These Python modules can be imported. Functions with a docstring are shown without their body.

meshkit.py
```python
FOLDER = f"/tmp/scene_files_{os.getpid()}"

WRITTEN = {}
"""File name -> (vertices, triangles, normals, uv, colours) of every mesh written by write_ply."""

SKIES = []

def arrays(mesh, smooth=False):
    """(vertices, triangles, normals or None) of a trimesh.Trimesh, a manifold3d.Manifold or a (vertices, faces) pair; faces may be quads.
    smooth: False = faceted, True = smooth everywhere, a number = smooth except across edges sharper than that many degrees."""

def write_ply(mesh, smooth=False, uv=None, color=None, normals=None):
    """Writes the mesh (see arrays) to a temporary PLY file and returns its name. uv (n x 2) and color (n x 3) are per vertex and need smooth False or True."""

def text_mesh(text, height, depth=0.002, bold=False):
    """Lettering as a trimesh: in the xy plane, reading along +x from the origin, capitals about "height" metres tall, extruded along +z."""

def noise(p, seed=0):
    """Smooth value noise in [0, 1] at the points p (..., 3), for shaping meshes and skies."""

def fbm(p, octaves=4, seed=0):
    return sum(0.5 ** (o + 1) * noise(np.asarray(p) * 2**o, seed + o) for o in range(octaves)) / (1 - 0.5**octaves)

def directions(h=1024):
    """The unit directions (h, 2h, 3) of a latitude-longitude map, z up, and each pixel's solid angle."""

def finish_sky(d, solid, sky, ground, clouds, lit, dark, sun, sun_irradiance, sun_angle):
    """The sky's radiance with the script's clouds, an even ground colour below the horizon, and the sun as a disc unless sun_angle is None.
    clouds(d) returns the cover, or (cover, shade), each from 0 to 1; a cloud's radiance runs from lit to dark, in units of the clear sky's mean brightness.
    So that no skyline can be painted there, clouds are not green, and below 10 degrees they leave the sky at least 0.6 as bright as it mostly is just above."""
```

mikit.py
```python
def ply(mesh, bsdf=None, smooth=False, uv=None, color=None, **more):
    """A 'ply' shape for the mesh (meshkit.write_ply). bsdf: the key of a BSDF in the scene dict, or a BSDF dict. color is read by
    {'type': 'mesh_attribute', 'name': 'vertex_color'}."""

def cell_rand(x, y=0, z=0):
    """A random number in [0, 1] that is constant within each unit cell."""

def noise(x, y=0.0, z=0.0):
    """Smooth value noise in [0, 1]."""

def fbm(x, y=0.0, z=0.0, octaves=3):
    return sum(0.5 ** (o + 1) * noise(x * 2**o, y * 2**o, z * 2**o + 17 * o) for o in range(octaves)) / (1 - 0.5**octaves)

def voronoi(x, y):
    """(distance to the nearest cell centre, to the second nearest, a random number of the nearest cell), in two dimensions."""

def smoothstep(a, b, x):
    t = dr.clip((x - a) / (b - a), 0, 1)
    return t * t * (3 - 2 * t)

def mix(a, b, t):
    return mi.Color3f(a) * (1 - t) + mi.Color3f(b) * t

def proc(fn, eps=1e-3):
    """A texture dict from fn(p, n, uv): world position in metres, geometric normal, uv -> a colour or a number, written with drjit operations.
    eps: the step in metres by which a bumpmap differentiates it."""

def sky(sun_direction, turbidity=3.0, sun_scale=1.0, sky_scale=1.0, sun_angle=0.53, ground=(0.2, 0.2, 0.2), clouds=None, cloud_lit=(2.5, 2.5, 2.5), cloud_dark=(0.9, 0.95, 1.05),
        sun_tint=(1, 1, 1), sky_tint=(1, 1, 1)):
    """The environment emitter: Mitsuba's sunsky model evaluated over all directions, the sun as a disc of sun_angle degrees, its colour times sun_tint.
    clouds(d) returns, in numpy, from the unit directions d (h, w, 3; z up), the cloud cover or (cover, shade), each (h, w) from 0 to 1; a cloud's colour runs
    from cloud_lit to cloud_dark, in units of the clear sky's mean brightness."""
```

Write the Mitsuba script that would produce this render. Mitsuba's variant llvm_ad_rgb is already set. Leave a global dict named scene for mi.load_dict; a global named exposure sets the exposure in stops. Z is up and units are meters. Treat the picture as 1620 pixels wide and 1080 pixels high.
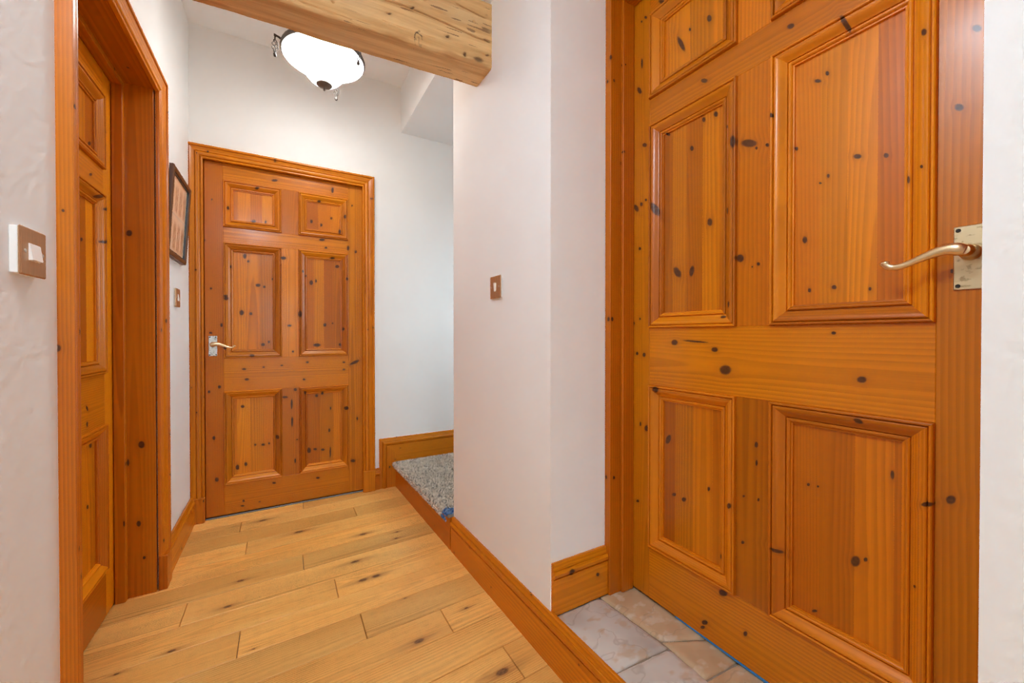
import math, random
import numpy as np
import trimesh
import drjit as dr
import mitsuba as mi
import mikit
from shapely.geometry import Polygon
from mikit import noise, fbm, cell_rand, smoothstep, mix, voronoi

scene, labels = {'type': 'scene'}, {}
T4 = mi.ScalarTransform4f
rng = np.random.default_rng(7)
random.seed(7)

# ------------------------------------------------------------------ camera, sky, exposure
EYE = 1.02
YAW, PITCH, FOC = math.radians(30), math.radians(0.45), 627.0
_d = [math.sin(YAW) * math.cos(PITCH), math.cos(YAW) * math.cos(PITCH), -math.sin(PITCH)]
scene['camera'] = {'type': 'perspective', 'fov': math.degrees(2 * math.atan(810 / FOC)), 'fov_axis': 'x', 'near_clip': 0.01,
                   'principal_point_offset_y': FOC * math.tan(PITCH) / 1080,
                   'to_world': T4().look_at(origin=[0, 0, EYE], target=[_d[0], _d[1], EYE + _d[2]], up=[0, 0, 1])}
SKY_TINT = (0.74, 1.0, 1.12)
scene['sky'] = mikit.sky([0.35, 0.75, 0.8], turbidity=4.0, sun_scale=0.0, sky_scale=50.0, ground=(0.14, 0.14, 0.14),
                         clouds=lambda d: 1.0 + 0 * d[..., 2], cloud_lit=SKY_TINT, cloud_dark=SKY_TINT)
exposure = 1.0
LAMP = 12.0          # radiance of the opal glass of the ceiling lamps
LAMP_TINT = (0.97, 0.98, 0.95)
NEAR_TINT = (0.89, 1.02, 1.14)

# ------------------------------------------------------------------ materials
KR=[(0.856,2.075,0.0157,0.0061,0.78),(0.919,2.068,0.0087,0.0039,0.82),(0.936,2.066,0.0057,0.003,0.97),(0.702,1.921,0.0128,0.0066,1.18),(0.764,1.931,0.0068,0.0036,1.15),(0.794,1.907,0.0354,0.0068,1.15),(0.934,1.926,0.0191,0.0043,1.54),(0.945,1.842,0.0177,0.007,1.01),(0.708,1.744,0.0138,0.0059,0.63),(0.486,1.749,0.0098,0.0062,0.65),(0.379,1.681,0.0242,0.0046,1.26),(0.436,1.597,0.009,0.0039,0.65),(0.418,1.604,0.0063,0.0035,1.21),(0.259,1.583,0.0081,0.0042,1.26),(0.195,1.55,0.0088,0.0045,1.02),(0.215,1.424,0.0087,0.0052,1.02),(0.524,1.555,0.008,0.0049,0.88),(0.537,1.491,0.0061,0.0041,0.92),(0.922,1.65,0.012,0.0067,0.6),(0.756,1.575,0.0096,0.0063,1.11),(0.718,1.642,0.009,0.0055,1.23),(0.681,1.64,0.0099,0.006,1.15),(0.839,1.652,0.0087,0.004,0.55),(0.641,1.584,0.005,0.0032,0.87),(0.619,1.532,0.0192,0.0091,1.44),(0.582,1.514,0.0249,0.0101,0.5),(0.563,1.494,0.0051,0.0032,1.27),(0.957,1.451,0.0174,0.0081,0.98),(0.935,1.458,0.0081,0.0058,1.17),(0.916,1.467,0.0057,0.0038,0.53),(0.876,1.425,0.03,0.0107,1.06),(0.638,1.356,0.01,0.0052,1.46),(0.698,1.342,0.013,0.0085,1.36),(0.941,1.311,0.0065,0.0054,0.75),(0.805,1.214,0.0221,0.0112,0.94),(0.755,1.211,0.0181,0.0086,1.75),(0.603,1.222,0.0126,0.0105,0.83),(0.557,1.2,0.0051,0.0043,1.02),(0.572,1.195,0.0026,0.0022,0.92),(0.631,1.103,0.0099,0.0044,1.52),(0.648,1.07,0.009,0.0039,0.03),(0.971,1.061,0.0094,0.0077,0.05),(0.94,1.075,0.0049,0.0044,1.29),(0.363,1.398,0.0085,0.005,0.6),(0.317,1.382,0.0061,0.004,1.15),(0.281,1.319,0.008,0.0025,1.53),(0.261,1.335,0.0042,0.0025,1.18),(0.415,1.375,0.0052,0.0029,1.4),(0.43,1.364,0.0034,0.0021,0.62),(0.46,1.242,0.009,0.0056,1.44),(0.45,1.124,0.0057,0.0035,1.44),(0.403,1.126,0.0056,0.005,0.81),(0.341,1.116,0.0043,0.0026,1.51),(0.222,1.135,0.0045,0.0018,1.55),(0.478,1.461,0.0053,0.0031,1.26),(0.398,1.025,0.0048,0.0038,0.11),(0.804,0.998,0.0127,0.0097,3.09),(0.733,1.002,0.044,0.003,0.06),(0.673,0.98,0.0107,0.0075,3.12),(0.642,0.926,0.0185,0.0146,2.96),(0.952,0.958,0.0065,0.0061,1.63),(0.922,0.955,0.0082,0.0076,1.82),(0.869,0.846,0.0135,0.0107,2.81),(0.836,0.691,0.0187,0.0091,2.03),(0.814,0.524,0.0087,0.0054,2.55),(0.698,0.58,0.0073,0.0045,1.8),(0.56,0.742,0.0086,0.0046,1.68),(0.912,0.712,0.0114,0.008,1.79),(0.937,0.722,0.0084,0.0041,1.63),(1.0,0.845,0.008,0.0059,1.69),(0.975,0.706,0.0081,0.0065,2.01),(0.559,0.696,0.0083,0.0031,1.62),(0.591,0.6,0.004,0.0028,2.27),(0.948,0.458,0.0077,0.0048,2.53),(0.779,0.521,0.0101,0.0066,2.44),(0.626,0.563,0.0094,0.0064,2.01),(0.646,0.315,0.0148,0.0094,2.57),(0.593,0.478,0.0062,0.004,2.24),(0.7,0.2,0.0135,0.0064,2.38),(0.706,0.182,0.01,0.0044,2.41),(0.585,0.243,0.0088,0.0047,1.99),(0.658,0.407,0.0075,0.0042,1.84),(0.554,0.604,0.005,0.0029,1.78),(0.349,0.928,0.0091,0.0077,2.79),(0.352,0.842,0.0092,0.0061,0.28),(0.45,0.674,0.0044,0.0032,2.05),(0.431,0.676,0.0031,0.0022,2.05),(0.304,0.741,0.0102,0.0032,1.56),(0.249,0.707,0.0107,0.0045,2.63),(0.221,0.724,0.0097,0.0062,1.93),(0.362,0.539,0.0143,0.0084,1.91),(0.345,0.551,0.0057,0.0034,1.92),(0.509,0.497,0.0148,0.0051,0.01),(0.267,0.542,0.0031,0.0017,1.84),(0.436,0.388,0.0072,0.0029,2.48)]
KB=[(-0.128,1.871,0.0124,0.0071,0.29),(-0.266,1.735,0.0118,0.0064,1.48),(-0.146,1.681,0.0124,0.0098,0.46),(-0.087,1.686,0.0093,0.0053,1.5),(-0.04,1.935,0.0183,0.008,0.25),(0.273,1.934,0.0201,0.008,1.53),(0.196,1.852,0.0121,0.0083,0.34),(0.154,1.724,0.013,0.0087,1.45),(0.209,1.71,0.011,0.0071,1.47),(0.267,1.76,0.0088,0.0061,1.42),(0.345,1.777,0.0135,0.0082,1.48),(0.315,1.68,0.0176,0.0081,1.53),(0.212,1.615,0.0179,0.0086,0.16),(0.234,1.568,0.009,0.0066,0.26),(-0.19,1.476,0.0159,0.0091,1.5),(-0.173,1.447,0.008,0.0066,1.34),(0.003,1.481,0.0164,0.0104,0.16),(0.271,1.507,0.0161,0.0068,0.12),(0.3,1.458,0.0135,0.011,0.31),(-0.255,1.408,0.0101,0.0049,1.54),(-0.373,1.542,0.0062,0.0047,0.33),(-0.345,1.279,0.007,0.0056,1.44),(0.152,1.346,0.0172,0.0114,1.53),(0.122,1.384,0.0067,0.0058,1.3),(0.178,1.358,0.0111,0.0059,1.54),(0.106,1.41,0.0098,0.0058,1.5),(0.356,1.381,0.0102,0.0083,1.43),(0.364,1.58,0.0178,0.0083,1.54),(0.41,1.561,0.0103,0.0076,1.44),(-0.126,1.312,0.0137,0.0102,0.11),(-0.095,1.305,0.0082,0.0069,1.45),(-0.279,1.24,0.0112,0.0078,0.12),(-0.054,1.352,0.0081,0.0035,1.56),(-0.339,1.772,0.0049,0.0038,1.3),(0.388,1.856,0.006,0.0051,0.98),(-0.206,1.15,0.0166,0.0117,1.54),(-0.162,1.145,0.0091,0.0076,1.5),(-0.276,1.227,0.0123,0.0113,0.34),(-0.299,1.077,0.0124,0.006,1.55),(-0.348,1.033,0.008,0.0073,0.19),(-0.103,0.965,0.011,0.0103,3.01),(-0.073,0.981,0.0078,0.0066,1.57),(-0.283,0.949,0.0099,0.0081,1.61),(0.09,1.149,0.0231,0.0119,1.56),(0.228,1.085,0.0126,0.0101,1.55),(0.272,1.096,0.0056,0.0051,1.43),(0.334,1.06,0.0113,0.0079,1.56),(0.033,1.078,0.0116,0.0068,0.02),(0.051,0.922,0.0068,0.006,1.62),(0.183,0.959,0.0224,0.0109,3.12),(0.314,0.96,0.0101,0.0078,1.59),(-0.156,0.903,0.0128,0.0091,3.11),(0.128,0.854,0.0086,0.0069,3.02),(-0.008,0.84,0.0068,0.0053,3.08),(-0.1,0.833,0.0066,0.0052,3.04),(-0.195,0.826,0.0105,0.0066,3.06),(-0.182,0.766,0.0117,0.0076,3.05),(0.11,0.75,0.0087,0.007,2.97),(0.336,0.848,0.0079,0.0057,3.1),(0.336,0.801,0.0094,0.0057,3.08),(-0.31,0.731,0.01,0.0081,1.67),(-0.357,0.707,0.0088,0.007,1.69),(-0.204,0.61,0.0099,0.0087,2.61),(-0.336,0.448,0.0123,0.0079,1.67),(-0.324,0.214,0.0138,0.0099,1.73),(-0.23,0.263,0.0167,0.0094,1.63),(-0.19,0.275,0.0129,0.0083,1.69),(-0.105,0.376,0.0103,0.0076,2.85),(-0.144,0.381,0.0067,0.0054,1.88),(-0.075,0.379,0.0079,0.0045,1.64),(-0.032,0.415,0.0133,0.0112,1.84),(0.062,0.691,0.0109,0.0093,1.79),(0.008,0.649,0.0166,0.0079,3.02),(0.043,0.604,0.0342,0.006,1.56),(0.045,0.497,0.0347,0.006,1.57),(0.115,0.668,0.0137,0.0072,1.58),(0.179,0.643,0.0111,0.0087,1.69),(0.211,0.657,0.0128,0.0075,1.62),(0.251,0.418,0.0139,0.0065,1.61),(0.259,0.557,0.0112,0.005,1.6),(0.349,0.553,0.0159,0.013,2.9),(0.136,0.308,0.0196,0.012,1.66),(0.17,0.31,0.0114,0.0081,2.85),(0.213,0.301,0.0118,0.0081,2.85),(0.256,0.278,0.0395,0.0051,1.56),(-0.05,0.144,0.0105,0.0066,2.83),(0.184,0.132,0.0115,0.0069,2.85),(-0.201,0.069,0.008,0.0061,1.91),(-0.206,0.041,0.0108,0.0049,2.87),(-0.123,0.047,0.0059,0.0039,2.77),(0.06,0.258,0.0162,0.0047,1.57),(0.071,0.386,0.0061,0.0042,2.9),(0.416,0.478,0.0115,0.0055,1.6),(0.389,0.206,0.0164,0.0112,2.82),(0.4,0.844,0.0345,0.0103,0.43)]
KL=[(1.977,1.755,0.015,0.0087,0.68),(1.901,1.676,0.016,0.0071,0.5),(1.865,1.56,0.0148,0.0052,0.4),(1.963,1.472,0.0162,0.0059,0.32),(1.96,1.354,0.0259,0.006,0.22),(1.913,1.502,0.034,0.0075,0.31),(1.833,1.334,0.0112,0.007,0.38),(1.78,1.328,0.0088,0.0067,0.59),(1.821,0.78,0.0132,0.006,2.26),(1.821,0.728,0.0105,0.0075,1.8),(1.863,0.443,0.0099,0.0069,2.23),(1.772,0.367,0.0081,0.0029,2.65),(1.749,0.353,0.0081,0.0041,2.54),(1.74,0.113,0.0113,0.0056,2.32),(1.762,0.535,0.0077,0.0045,2.65),(1.889,0.645,0.0134,0.0101,2.58),(1.768,0.654,0.0073,0.0056,2.51),(1.793,0.969,0.0061,0.006,2.53),(1.987,0.979,0.0048,0.0035,3.11)]
KJ=[(-0.513,1.414,0.0136,0.0098,1.42),(-0.482,0.592,0.016,0.0105,1.67),(-0.492,0.284,0.0127,0.0073,1.67),(-0.521,0.528,0.0147,0.0036,1.58),(-0.528,0.302,0.0123,0.0027,1.58)]
KF=[(0.572,1.049,0.0225,0.0154,2.11),(0.389,1.294,0.0168,0.0133,1.87),(0.589,1.362,0.0073,0.0066,2.03),(0.337,1.738,0.0158,0.0112,1.92),(0.284,1.735,0.0195,0.0122,2.35),(0.406,1.532,0.0054,0.0041,2.11),(-0.156,1.984,0.0148,0.0076,1.99),(-0.185,1.819,0.0178,0.0069,2.07),(-0.439,1.623,0.0092,0.0037,2.32),(-0.316,1.653,0.0194,0.0047,2.27),(-0.088,1.53,0.0055,0.0029,2.04),(-0.101,2.571,0.0205,0.0111,2.0),(-0.159,1.986,0.0132,0.0069,2.15),(0.067,2.327,0.031,0.0098,2.17),(0.351,2.136,0.0201,0.0101,2.5),(0.277,1.894,0.0235,0.0111,1.99),(0.489,2.009,0.0102,0.0072,1.67),(0.338,1.734,0.0181,0.0099,1.91),(0.507,2.072,0.0086,0.0059,1.65)]
BEAM_CHECKS = [(0.374, 2.181, 0.709, 2.157, 0.006), (0.249, 2.173, 0.401, 2.183, 0.004), (0.562, 2.26, 0.687, 2.244, 0.004), (0.042, 2.074, 0.209, 2.069, 0.002), (0.289, 2.102, 0.488, 2.099, 0.002)]
BEAM_HOLES = [(0.531, 2.125, 0.008, 0.004), (0.599, 2.08, 0.006, 0.005), (0.403, 2.185, 0.008, 0.003), (0.321, 2.133, 0.008, 0.003), (0.446, 2.228, 0.004, 0.003), (0.635, 2.216, 0.004, 0.003), (0.132, 2.046, 0.004, 0.003), (0.145, 2.106, 0.004, 0.003)]
KBEAM = [(0.425,2.065,0.0281,0.0174,1.34),(0.531,2.125,0.0106,0.0064,0.54),(0.599,2.08,0.0123,0.0073,1.38),(0.653,2.077,0.0249,0.0126,0.09),(0.403,2.185,0.0097,0.0041,0.44),(0.321,2.133,0.0114,0.004,0.4),(0.69,2.106,0.0112,0.0046,0.37),(0.228,2.152,0.0108,0.0039,0.42)]
def _knots(knots, a, c):
    """core, halo and the push of the grain (da, dc) of a list of knots (x, y, long radius, short radius, angle)"""
    core, halo, da, dc = mi.Float(0), mi.Float(0), mi.Float(0), mi.Float(0)
    for (x0, y0, ra, rb, an) in knots:
        co, si = math.cos(an), math.sin(an)
        ra, rb = max(ra, 0.0022), max(rb, 0.0022)
        dx, dy = a - x0, c - y0
        e, g = (dx * co + dy * si) / ra, (dy * co - dx * si) / rb
        q = e * e + g * g
        core = dr.maximum(core, smoothstep(1.15, 0.35, q))
        h = 1 / (1 + 0.3 * q)
        h2 = h * h
        halo = dr.maximum(halo, h2)
        da += dx * h2
        dc += dy * h2
    return core, halo, da, dc


PLANES = {'x': lambda p: (p.y, p.z), 'y': lambda p: (p.x, p.z), 'z': lambda p: (p.x, p.y)}


def pine_fn(knots, plane, staves=False, sprinkle=0.0):
    """varnished pine: uv.x runs along the grain in metres, uv.y across it, four per board"""
    def fn(p, n, uv):
        u = uv.x
        b = dr.floor(uv.y / 4)
        v = uv.y - 4 * b - 2
        if staves:
            sw = 0.05 + 0.03 * cell_rand(b, 9)
            st = dr.floor(v / sw + cell_rand(b, 8) + 40)
            b = b * 37 + st
            v = v - (st - 40 - cell_rand(dr.floor(uv.y / 4), 8) + 0.5) * sw
        r1, r2, r3 = cell_rand(b, 1), cell_rand(b, 2), cell_rand(b, 3)
        a, c = PLANES[plane](p)
        core, halo, da, dc = _knots(knots, a, c)
        push = dr.select(dr.abs(u - p.z) < 2e-3, da, dc)
        if sprinkle > 0:
            for s, (lu, lv) in enumerate(((0.30, 0.06), (0.47, 0.045))):
                cu, cv = dr.floor(u / lu + 3.3 * s), dr.floor(v / lv + 0.5 * s)
                k0 = b * 5 + cv
                on = cell_rand(cu, k0, 11 + s) < sprinkle
                x0 = (cu + 0.2 + 0.6 * cell_rand(cu, k0, 21 + s) - 3.3 * s) * lu
                y0 = (cv + 0.3 + 0.4 * cell_rand(cu, k0, 31 + s) - 0.5 * s) * lv
                rr = 0.0028 + 0.0045 * dr.square(cell_rand(cu, k0, 41 + s))
                q = dr.square((u - x0) / rr) * 0.6 + dr.square((v - y0) / rr)
                q = dr.select(on, q, 1e3)
                core = dr.maximum(core, smoothstep(1.15, 0.35, q))
                h = 1 / (1 + 0.3 * q)
                halo = dr.maximum(halo, h * h)
                push += (v - y0) * h * h
        w = v - push * 0.75 + 0.016 * (fbm(u * 1.1 + 7.3 * b, v * 6 + 3.1 * b, 0, 2) - 0.5)
        c0 = (r1 - 0.5) * 0.11
        dist = dr.sqrt(dr.square(w - c0) + dr.square(0.012 + 0.045 * noise(u * 0.8 + 3.1 * b, 2.7)))
        ph = dist * (95 + 70 * r3)
        ring = ph - dr.floor(ph)
        band = smoothstep(0.1, 0.8, ring) * smoothstep(1.0, 0.88, ring)
        band *= 0.45 + 0.55 * noise(u * 1.3 + b, v * 14, 5)
        fibre = noise(u * 9, v * 900, b) * 0.6 + noise(u * 30, v * 1300, b) * 0.4
        cloud = fbm(u * 2.2 + b * 1.7, v * 11 + b, 3, 2)
        light = mix(mi.Color3f(0.69, 0.234, 0.004), mi.Color3f(0.50, 0.114, 0.0025), dr.clip(r1 * 0.55 + 0.4 * cloud + 0.45 * (0.5 - r2), 0, 1))
        light = light * (0.76 + 0.38 * r2)
        dark = mi.Color3f(0.27, 0.050, 0.002) * (0.74 + 0.40 * r2)
        col = mix(light, dark, dr.clip(0.40 * band + 0.18 * (fibre - 0.3), 0, 1))
        ringk = 0.5 + 0.5 * dr.sin(28 * dr.sqrt(1 / dr.maximum(halo, 1e-4)))
        col = mix(col, mi.Color3f(0.33, 0.085, 0.012), dr.clip(halo * 0.62 * (0.7 + 0.3 * ringk), 0, 1))
        kn = mix(mi.Color3f(0.035, 0.012, 0.006), mi.Color3f(0.10, 0.030, 0.010), noise(a * 260, c * 260, 1))
        return mix(col, kn, dr.clip(core * 0.95, 0, 1))
    return fn


def oak_fn(knots):
    knots = [(x, y, 1.25 * math.sqrt(ra * rb), 0.62 * math.sqrt(ra * rb), 0.05) for x, y, ra, rb, an in knots]

    def fn(p, n, uv):
        u = uv.x
        b = dr.floor(uv.y / 4)
        v = uv.y - 4 * b - 2
        r1, r2, r3 = cell_rand(b, 1), cell_rand(b, 2), cell_rand(b, 3)
        core, halo, da, dc = _knots(knots, p.x, p.y)
        streak = mi.Float(0)
        for x0, y0, ra, rb, an in knots:
            q = dr.square((p.x - x0) / (4.5 * ra)) + dr.square((p.y - y0 - 0.05 * (p.x - x0)) / (1.7 * rb))
            streak = dr.maximum(streak, 1 / (1 + q * q))
        w = v - dc * 0.8 + 0.03 * (fbm(u * 1.6 + 7.3 * b, v * 5 + 3.1 * b, 0, 3) - 0.5)
        dist = dr.sqrt(dr.square(w - (r1 - 0.5) * 0.12) + dr.square(0.004 + 0.06 * noise(u * 1.5 + 3.1 * b, 2.7)))
        ph = dist * (110 + 80 * r3)
        ring = ph - dr.floor(ph)
        band = smoothstep(0.0, 0.5, ring) * smoothstep(1.0, 0.55, ring)
        flame = smoothstep(0.45, 0.75, noise(u * 2.2 + 5 * b, 1.3 + v * 8))
        pores = smoothstep(0.55, 0.9, noise(u * 28, v * 900, b))
        cloud = fbm(u * 2.5 + b * 1.7, v * 13 + b, 3, 3)
        light = mix(mi.Color3f(0.90, 0.52, 0.155), mi.Color3f(0.80, 0.37, 0.08), dr.clip(1.6 * cloud - 0.4, 0, 1) * 0.7 + r1 * 0.3)
        light = light * (0.78 + 0.34 * r2)
        dark = mi.Color3f(0.40, 0.185, 0.045)
        col = mix(light, dark, dr.clip(band * (0.24 + 0.36 * flame) + pores * 0.28, 0, 1))
        col = mix(col, mi.Color3f(0.40, 0.17, 0.045), dr.clip(halo * 0.6 + streak * (0.25 + 0.5 * noise(u * 20, v * 260)), 0, 1))
        kn = mix(mi.Color3f(0.03, 0.016, 0.010), mi.Color3f(0.20, 0.09, 0.04), noise(p.x * 180, p.y * 300, 1))
        return mix(col, kn, dr.clip(core * 0.85, 0, 1))
    return fn


def beam_fn(p, n, uv):
    u, v = uv.x, uv.y
    w = v + 0.02 * (fbm(u * 2, v * 7, 0, 3) - 0.5)
    g = fbm(u * 3, w * 60, 0, 3)
    f = noise(u * 14, w * 420)
    col = mix(mi.Color3f(0.74, 0.49, 0.235), mi.Color3f(0.53, 0.30, 0.115), dr.clip(1.5 * g - 0.35 + 0.25 * f, 0, 1))
    pale = smoothstep(0.5, 0.8, fbm(u * 5 + 9, v * 12, 2, 3))
    col = mix(col, mi.Color3f(0.66, 0.47, 0.26), pale * 0.5)
    rot = smoothstep(0.64, 0.80, fbm(u * 6 + 30, v * 16, 4, 3))
    col = mix(col, mi.Color3f(0.40, 0.17, 0.05), rot * 0.6)
    nick = smoothstep(0.80, 0.86, noise(u * 16 + 2, v * 170, 8)) * smoothstep(0.5, 0.7, noise(u * 5, v * 8, 3))
    col = mix(col, mi.Color3f(0.16, 0.07, 0.03), nick * 0.7)
    front = dr.select(dr.abs(n.y) > 0.3, 1.0, 0.0)
    core, halo, da, dc = _knots(KBEAM[1:], p.x, p.z)
    col = mix(col, mi.Color3f(0.30, 0.145, 0.055), dr.clip(halo * 0.45 * front, 0, 1))
    col = mix(col, mi.Color3f(0.09, 0.045, 0.022), smoothstep(0.55, 0.95, halo) * front * 0.8)
    # the bark-rimmed knot on the lower edge
    x0, z0, ra, rb, an = KBEAM[0]
    rr = dr.sqrt(dr.square((p.x - x0) / rb) + dr.square((p.z - z0 - 0.012) / ra)) + 0.5 * (noise(p.x * 70, p.z * 90, 4) - 0.5)
    ring = smoothstep(0.72, 0.86, rr) * smoothstep(1.06, 0.92, rr)
    veins = smoothstep(0.62, 0.72, noise(p.x * 200, p.z * 130, 6)) * smoothstep(0.85, 0.7, rr)
    return mix(col, mi.Color3f(0.05, 0.026, 0.014), dr.clip(ring * 0.85 * smoothstep(0.2, 0.5, noise(p.x * 45, p.z * 45, 9)) + veins * 0.3, 0, 1) * front)


def tile_fn(p, n, uv):
    r = cell_rand(dr.floor(uv.x), 5)
    warm = dr.floor(uv.x) - 2 * dr.floor(uv.x / 2)
    a = fbm(p.x * 9 + 3, p.y * 9, r * 9, 4)
    d = fbm(p.x * 26, p.y * 40 + 4, 2 + r * 5, 3)
    cold = mix(mi.Color3f(0.60, 0.575, 0.53), mi.Color3f(0.42, 0.385, 0.345), dr.clip(1.7 * a - 0.45, 0, 1))
    cold = mix(cold, mi.Color3f(0.46, 0.31, 0.17), smoothstep(0.55, 0.75, d) * 0.55)
    hot = mix(mi.Color3f(0.60, 0.47, 0.31), mi.Color3f(0.42, 0.27, 0.14), dr.clip(1.9 * a - 0.5, 0, 1))
    hot = mix(hot, mi.Color3f(0.62, 0.55, 0.45), smoothstep(0.55, 0.72, d) * 0.6)
    col = mix(cold, hot, warm)
    vein = smoothstep(0.022, 0.0, dr.abs(fbm(p.x * 8 + 11, p.y * 11 + 2, 7, 4) - 0.5))
    return mix(col, mi.Color3f(0.24, 0.18, 0.13), vein * 0.28)


def P(name, col, rough=0.5, **more):
    scene[name] = {'type': 'twosided', 'bsdf': {'type': 'principled', 'base_color': col if isinstance(col, dict) else {'type': 'rgb', 'value': col},
                                                'roughness': rough, **more}}


WOOD = dict(rough=0.30, specular=0.24, clearcoat=0.4, clearcoat_gloss=0.92)
P('pine_right', mikit.proc(pine_fn(KR, 'x')), **WOOD)
P('pine_right_panel', mikit.proc(pine_fn(KR, 'x', True)), **WOOD)
P('pine_back', mikit.proc(pine_fn(KB, 'y')), **WOOD)
P('pine_back_panel', mikit.proc(pine_fn(KB, 'y', True)), **WOOD)
P('pine_left', mikit.proc(pine_fn(KL, 'x')), **WOOD)
P('pine_left_panel', mikit.proc(pine_fn(KL, 'x', True)), **WOOD)
P('pine_lining', mikit.proc(pine_fn(KJ, 'y', False, 0.10)), **WOOD)
P('pine_trim', mikit.proc(pine_fn([], 'x', False, 0.30)), **WOOD)
P('pine_landing', mikit.proc(pine_fn([(0.787, 0.272, 0.013, 0.011, 2.51), (0.897, 0.23, 0.008, 0.0065, 2.48)], 'y')), **WOOD)
P('oak_floor', mikit.proc(oak_fn(KF)), 0.42, specular=0.25)
P('oak_beam', mikit.proc(beam_fn), 0.75, specular=0.25)
P('stone', mikit.proc(tile_fn), 0.55, specular=0.4)
P('grout', (0.30, 0.24, 0.18), 0.9)
_plaster = {'type': 'diffuse', 'reflectance': mikit.proc(lambda p, n, uv: mi.Color3f(0.82, 0.82, 0.815) * (0.975 + 0.05 * fbm(p.x * 3, p.y * 3, p.z * 3, 2)))}
scene['plaster'] = {'type': 'twosided', 'bsdf': {'type': 'bumpmap', 'arbitrary': mikit.proc(
    lambda p, n, uv: fbm(p.x * 70, p.y * 70, p.z * 70, 2) + 1.5 * fbm(p.x * 6, p.y * 6, p.z * 6, 2), 2e-3), 'scale': 0.0012, 'bsdf': _plaster}}
P('ceiling_paint', (0.85, 0.845, 0.83), 0.9)
P('white_plastic', (0.82, 0.82, 0.80), 0.3)
P('bronze', mikit.proc(lambda p, n, uv: mi.Color3f(0.50, 0.30, 0.165) * (0.9 + 0.2 * noise(p.x * 900, p.y * 900, p.z * 25))), 0.42, metallic=0.75)
P('steel_screw', (0.62, 0.58, 0.52), 0.3, metallic=1.0)
P('dark_hole', (0.02, 0.015, 0.01), 0.7)
P('brass', (0.78, 0.60, 0.36), 0.26, metallic=1.0)
P('brass_plate', mikit.proc(lambda p, n, uv: mix(mi.Color3f(0.62, 0.50, 0.30), mi.Color3f(0.30, 0.21, 0.10),
    smoothstep(0.56, 0.76, fbm(p.y * 110, p.z * 170, 2, 4)) * 0.75)), 0.38, metallic=0.9)
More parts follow.
